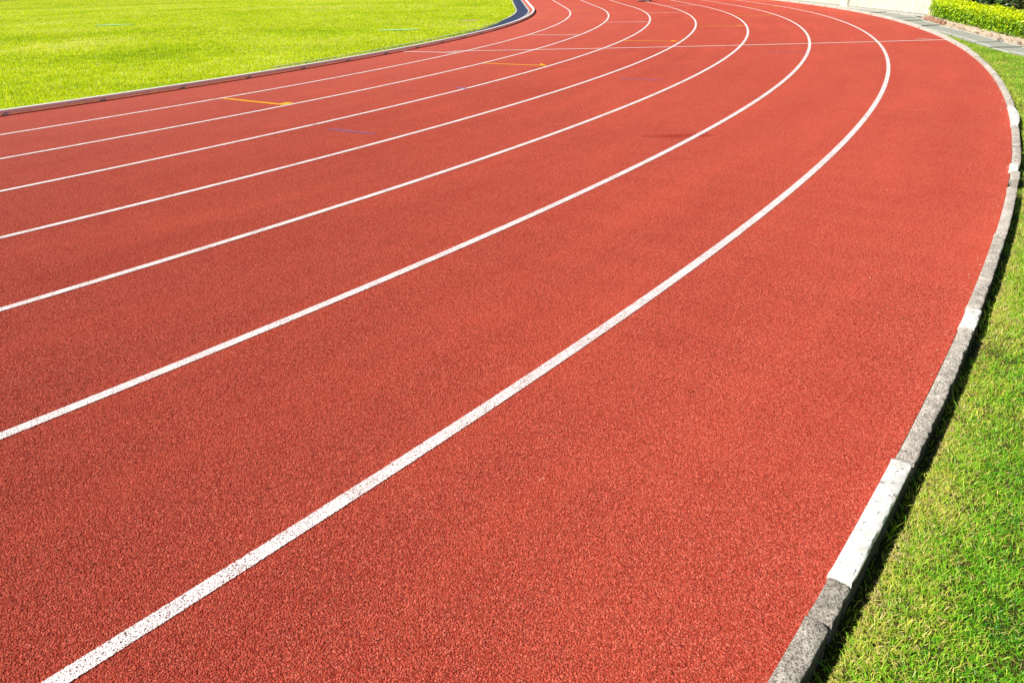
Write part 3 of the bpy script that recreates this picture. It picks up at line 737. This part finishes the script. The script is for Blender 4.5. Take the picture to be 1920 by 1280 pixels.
# ------------------------------------------------------------------ grass blades
def blades(name, x, y, z, h, w, lean, tint, mat, segs=2):
    n = len(x); az = rng.random(n) * 2 * np.pi; fc = rng.random(n) * 2 * np.pi
    dx, dy = np.cos(az), np.sin(az); sx, sy = np.cos(fc), np.sin(fc)
    rows = []
    for k in range(segs + 1):
        t = k / segs
        lx = dx * h * lean * t ** 1.6; ly = dy * h * lean * t ** 1.6; lz = h * t * np.sqrt(np.maximum(0.05, 1 - np.minimum(lean, .97) ** 2 * t * 0.9))
        cx, cy, cz = x + lx, y + ly, z + lz
        if k < segs:
            ww = w * (1 - 0.45 * t) * .5
            rows += [np.stack([cx - sx * ww, cy - sy * ww, cz], 1), np.stack([cx + sx * ww, cy + sy * ww, cz], 1)]
        else: rows.append(np.stack([cx, cy, cz], 1))
    co = np.stack(rows, 1); nv = co.shape[1]; co = co.reshape(-1, 3)
    base = np.arange(n)[:, None] * nv; fl = []; ls = []; 
    quads = [np.concatenate([base + 2 * k, base + 2 * k + 1, base + 2 * k + 3, base + 2 * k + 2], 1) for k in range(segs - 1)]
    tri = np.concatenate([base + 2 * (segs - 1), base + 2 * (segs - 1) + 1, base + 2 * segs], 1)
    q = np.concatenate(quads).ravel() if quads else np.zeros(0, int)
    fl = np.concatenate([q, tri.ravel()]); nq = len(q) // 4
    ls = np.concatenate([np.arange(nq) * 4, nq * 4 + np.arange(n) * 3])
    return npmesh(name, co, fl, ls, mat, {'tint': np.repeat(np.clip(tint, 0, 1), nv)})
def pnoise(x, y, sc, seed=0.0):
    return np.array([noise.noise(Vector((a * sc, b * sc, seed))) for a, b in zip(x, y)])

# infield
X = []; Y = []; D = []
for d0, d1, dens in ((8.5, 12, 3800), (12, 16, 2600), (16, 22, 1500), (22, 32, 750), (32, 46, 420), (46, 85, 130)):
    n = int((d1 ** 2 - d0 ** 2) / 2 * 0.95 * dens)
    d = np.sqrt(rng.uniform(d0 ** 2, d1 ** 2, n)); a = rng.uniform(R(-44), R(6.5), n)
    x = d * np.sin(a); y = d * np.cos(a)
    e = np.where(y > CY + 0.3, x - CX, np.hypot(x - CX, y - CY))
    k = (e < rin(np.degrees(np.arctan2(y - CY, x - CX))) + 0.012) & (y > 5)
    X.append(x[k]); Y.append(y[k]); D.append(d[k])
x, y, d = map(np.concatenate, (X, Y, D))
e = np.where(y > CY + 0.3, x - CX, np.hypot(x - CX, y - CY)); edge = np.clip(1 - (rin(np.degrees(np.arctan2(y - CY, x - CX))) - e) / 0.35, 0, 1)
pn = pnoise(x, y, 0.35); pm = pnoise(x, y, 2.2, 4); pf = pnoise(x, y, 9, 8)
h = rng.uniform(0.022, 0.040, len(x)) * (1 + 0.45 * edge + 0.25 * pm)
w = 0.004 + 0.00028 * d
bare = ((x + 1.05) / .32) ** 2 + ((y - 24.15) / .30) ** 2 < 1
h[bare] *= .25
tint = 0.50 + 0.34 * pn + 0.20 * pm + 0.16 * pf + rng.normal(size=len(x)) * 0.22 - 0.14 * edge + 0.10 * np.clip((d - 12) / 25, 0, 1) + (rng.random(len(x)) < .05) * .6 - (rng.random(len(x)) < .08) * .6  # a few near-white blades: glints painted in as tint
ig = blades('infield_grass', x, y, np.zeros(len(x)), h, w, rng.uniform(.2, .95, len(x)), tint, M['infield_blade'], 1)
tag(ig, 'bright yellow green mown infield grass', 'grass', kind='stuff')
# teal paint ghosts and the bare hole in the infield
M['teal'] = mat_simple('teal_paint', (0.30, 0.55, 0.22), .8, .2); M['sand'] = mat_simple('sandy_soil', (.5, .38, .2), .95, .1, 0, .2, 60, .02)
for px, py, a, b_, lab in ((-12.4, 25.7, .62, .24, 'faded teal paint patch on the infield grass, left one'), (-2.78, 20.8, .52, .20, 'faded teal paint patch on the infield grass, nearer the rail')):
    vs = [Vector((px + a * math.cos(t) * (1 + .35 * noise.noise(Vector((math.cos(t) * 2, math.sin(t) * 2, px)))), py + b_ * math.sin(t), 0.021)) for t in [i * math.pi / 20 for i in range(40)]]
    low = [v - Vector((0, 0, .006)) for v in vs]
    o = mesh('paint_patch', vs + low, [tuple(range(40))] + [(i, i + 40, (i + 1) % 40 + 40, (i + 1) % 40) for i in range(40)], M['teal']); tag(o, lab, 'paint patch')
vs = [Vector((-1.05 + .33 * math.cos(t), 24.12 + .26 * math.sin(t), .006)) for t in [i * math.pi / 16 for i in range(32)]]
tag(mesh('bare_patch', vs, [tuple(range(32))], M['sand']), 'small bare sandy hollow in the infield grass near the channel', 'bare patch')

# lawn strip outside the kerb
def in_path(x, y):
    ins = np.zeros(len(x), bool); poly = inner + outer[::-1] + []
    # everything beyond the path's inner edge is bare for the far part
    xi = np.interp(y, [p[1] for p in inner], [p[0] for p in inner]); return (y > 11.3) & (x > xi - 0.01)
X = []; Y = []; Z = []; H = []; Wd = []; T = []; LN = []
for s0, s1, depth, dens, hh, ww in ((-41.5, -37.8, 1.35, 46000, 0.024, 0.0029), (-37.8, -34, 1.5, 32000, 0.026, 0.0032), (-34, -29, 1.5, 14000, .028, .0042), (-29, -21.5, 1.25, 9000, .024, .0055), (-21.5, -12, .8, 7000, .022, .007)):
    area = R(s1 - s0) * 45.3 * depth; n = int(area * dens)
    s = rng.uniform(s0, s1, n); r = RK + 0.058 + depth * rng.random(n)
    dd = r - RK - .058
    x, y = Pn(r, s)
    keep = ~in_path(x, y)
    tr_ = np.where(s < -33, 0.050, 0.030 if s0 < -25 else 0.006)
    pe = pnoise(x, y, 12, 2) * .035
    keep &= (dd + pe > tr_) | (rng.random(n) < 0.16)
    s, r, x, y, dd = s[keep], r[keep], x[keep], y[keep], dd[keep]
    cl = pnoise(x, y, 34, 12) + .5 * pnoise(x, y, 15, 13); kk = (cl + rng.normal(size=len(x)) * .25 > -.42) if s1 <= -29 else cl > -9
    s, r, x, y, dd = s[kk], r[kk], x[kk], y[kk], dd[kk]; trk = tr_[keep][kk]
    pl = pnoise(x, y, 2.5, 1); pk = pnoise(x, y, 9, 6); pg = pnoise(x, y, 22, 3)
    dry = np.clip(0.95 - dd / (0.34 + .18 * pl), 0, 1)
    t = 0.17 + 0.48 * dry + 0.18 * pk + 0.10 * pl + .10 * pg + rng.normal(size=len(x)) * 0.20
    if s0 >= -34: t = 0.41 + 0.18 * dry + .16 * pk + .14 * pl + rng.normal(size=len(x)) * .18
    t = np.where(dd < trk * .9, t * .7, t)
    hs = hh * rng.uniform(.55, 1.25, len(x)) * (1 + .3 * pk)
    X.append(x); Y.append(y); Z.append(lawn_zn(r, s) - .004); H.append(hs); Wd.append(ww * rng.uniform(.7, 1.25, len(x))); T.append(t); LN.append(rng.uniform(.25, 1.2, len(x)))
for s0, s1, dep, n in ((-41.5, -37.8, .9, 26000), (-37.8, -33, .9, 24000)):      # dry thatch lying between the blades
    s = rng.uniform(s0, s1, n); r = RK + .095 + dep * rng.random(n) ** 2.2; x, y = Pn(r, s); q = pnoise(x, y, 6, 21)
    X.append(x); Y.append(y); Z.append(lawn_zn(r, s) + .001); H.append(rng.uniform(.008, .018, n)); Wd.append(rng.uniform(.0014, .003, n)); T.append(np.clip(.74 + .2 * q + rng.normal(size=n) * .16, .3, 1)); LN.append(rng.uniform(.85, 1.4, n))
for s0, s1, n, hh in ((-41, -33, 420, .05), (-33, -27, 160, .05), (-33.62, -33.28, 40, .04)):
    s = rng.uniform(s0, s1, n); cl = pnoise(s * .8, s * 0, 3.0, 7); k = (cl > -.05) | (n == 40); s = s[k]; n = len(s)
    r = RK + (.066 + np.abs(rng.normal(size=n)) * .02 if hh > .045 else rng.uniform(.01, .06, n))
    x, y = Pn(r, s); X.append(x); Y.append(y); Z.append(lawn_zn(r, s) - .004); H.append(hh * rng.uniform(.6, 1.5, n)); Wd.append(np.full(n, .0032)); T.append(rng.uniform(.15, .75, n)); LN.append(rng.uniform(.5, 1.3, n))
x, y, z, h, w, t, ln = map(np.concatenate, (X, Y, Z, H, Wd, T, LN))
lg = blades('lawn_grass', x, y, z, h, w, ln, t, M['lawn_blade'], 3)
tag(lg, 'short lawn grass outside the kerb, dry and yellow along the kerb', 'grass', kind='stuff')

# ------------------------------------------------------------------ pale flecks of dry grass blown on the track
n = 420; s = rng.uniform(-40, -2, n); r = rng.uniform(35.2, 44.7, n); k = rng.random(n) < np.where(r > 44, 1, .55); s, r = s[k], r[k]
s2 = rng.uniform(-38, -26, 110); r2 = RK - np.abs(rng.normal(size=110)) * .05 - .01
s = np.concatenate([s, s2]); r = np.concatenate([r, r2]); x, y = Pn(r, s); n = len(x)
M['fleck'] = mat_blades('dry_flecks', [(0, (.55, .42, .24)), (1, (.85, .78, .66))], .7, .05, .2)
o = leaves('dry_clippings', np.stack([x, y, np.full(n, .005)], 1), np.array([[0, 0, 1.]]) + rng.normal(size=(n, 3)) * .2, rng.uniform(.004, .011, n) + 0.0009 * np.hypot(x, y), rng.random(n), M['fleck'], None, .3)
tag(o, 'pale dry clippings scattered over the red track', 'clippings', kind='stuff')
print('kerb stones', len(near), 'infield', len(d), 'lawn', len(x))
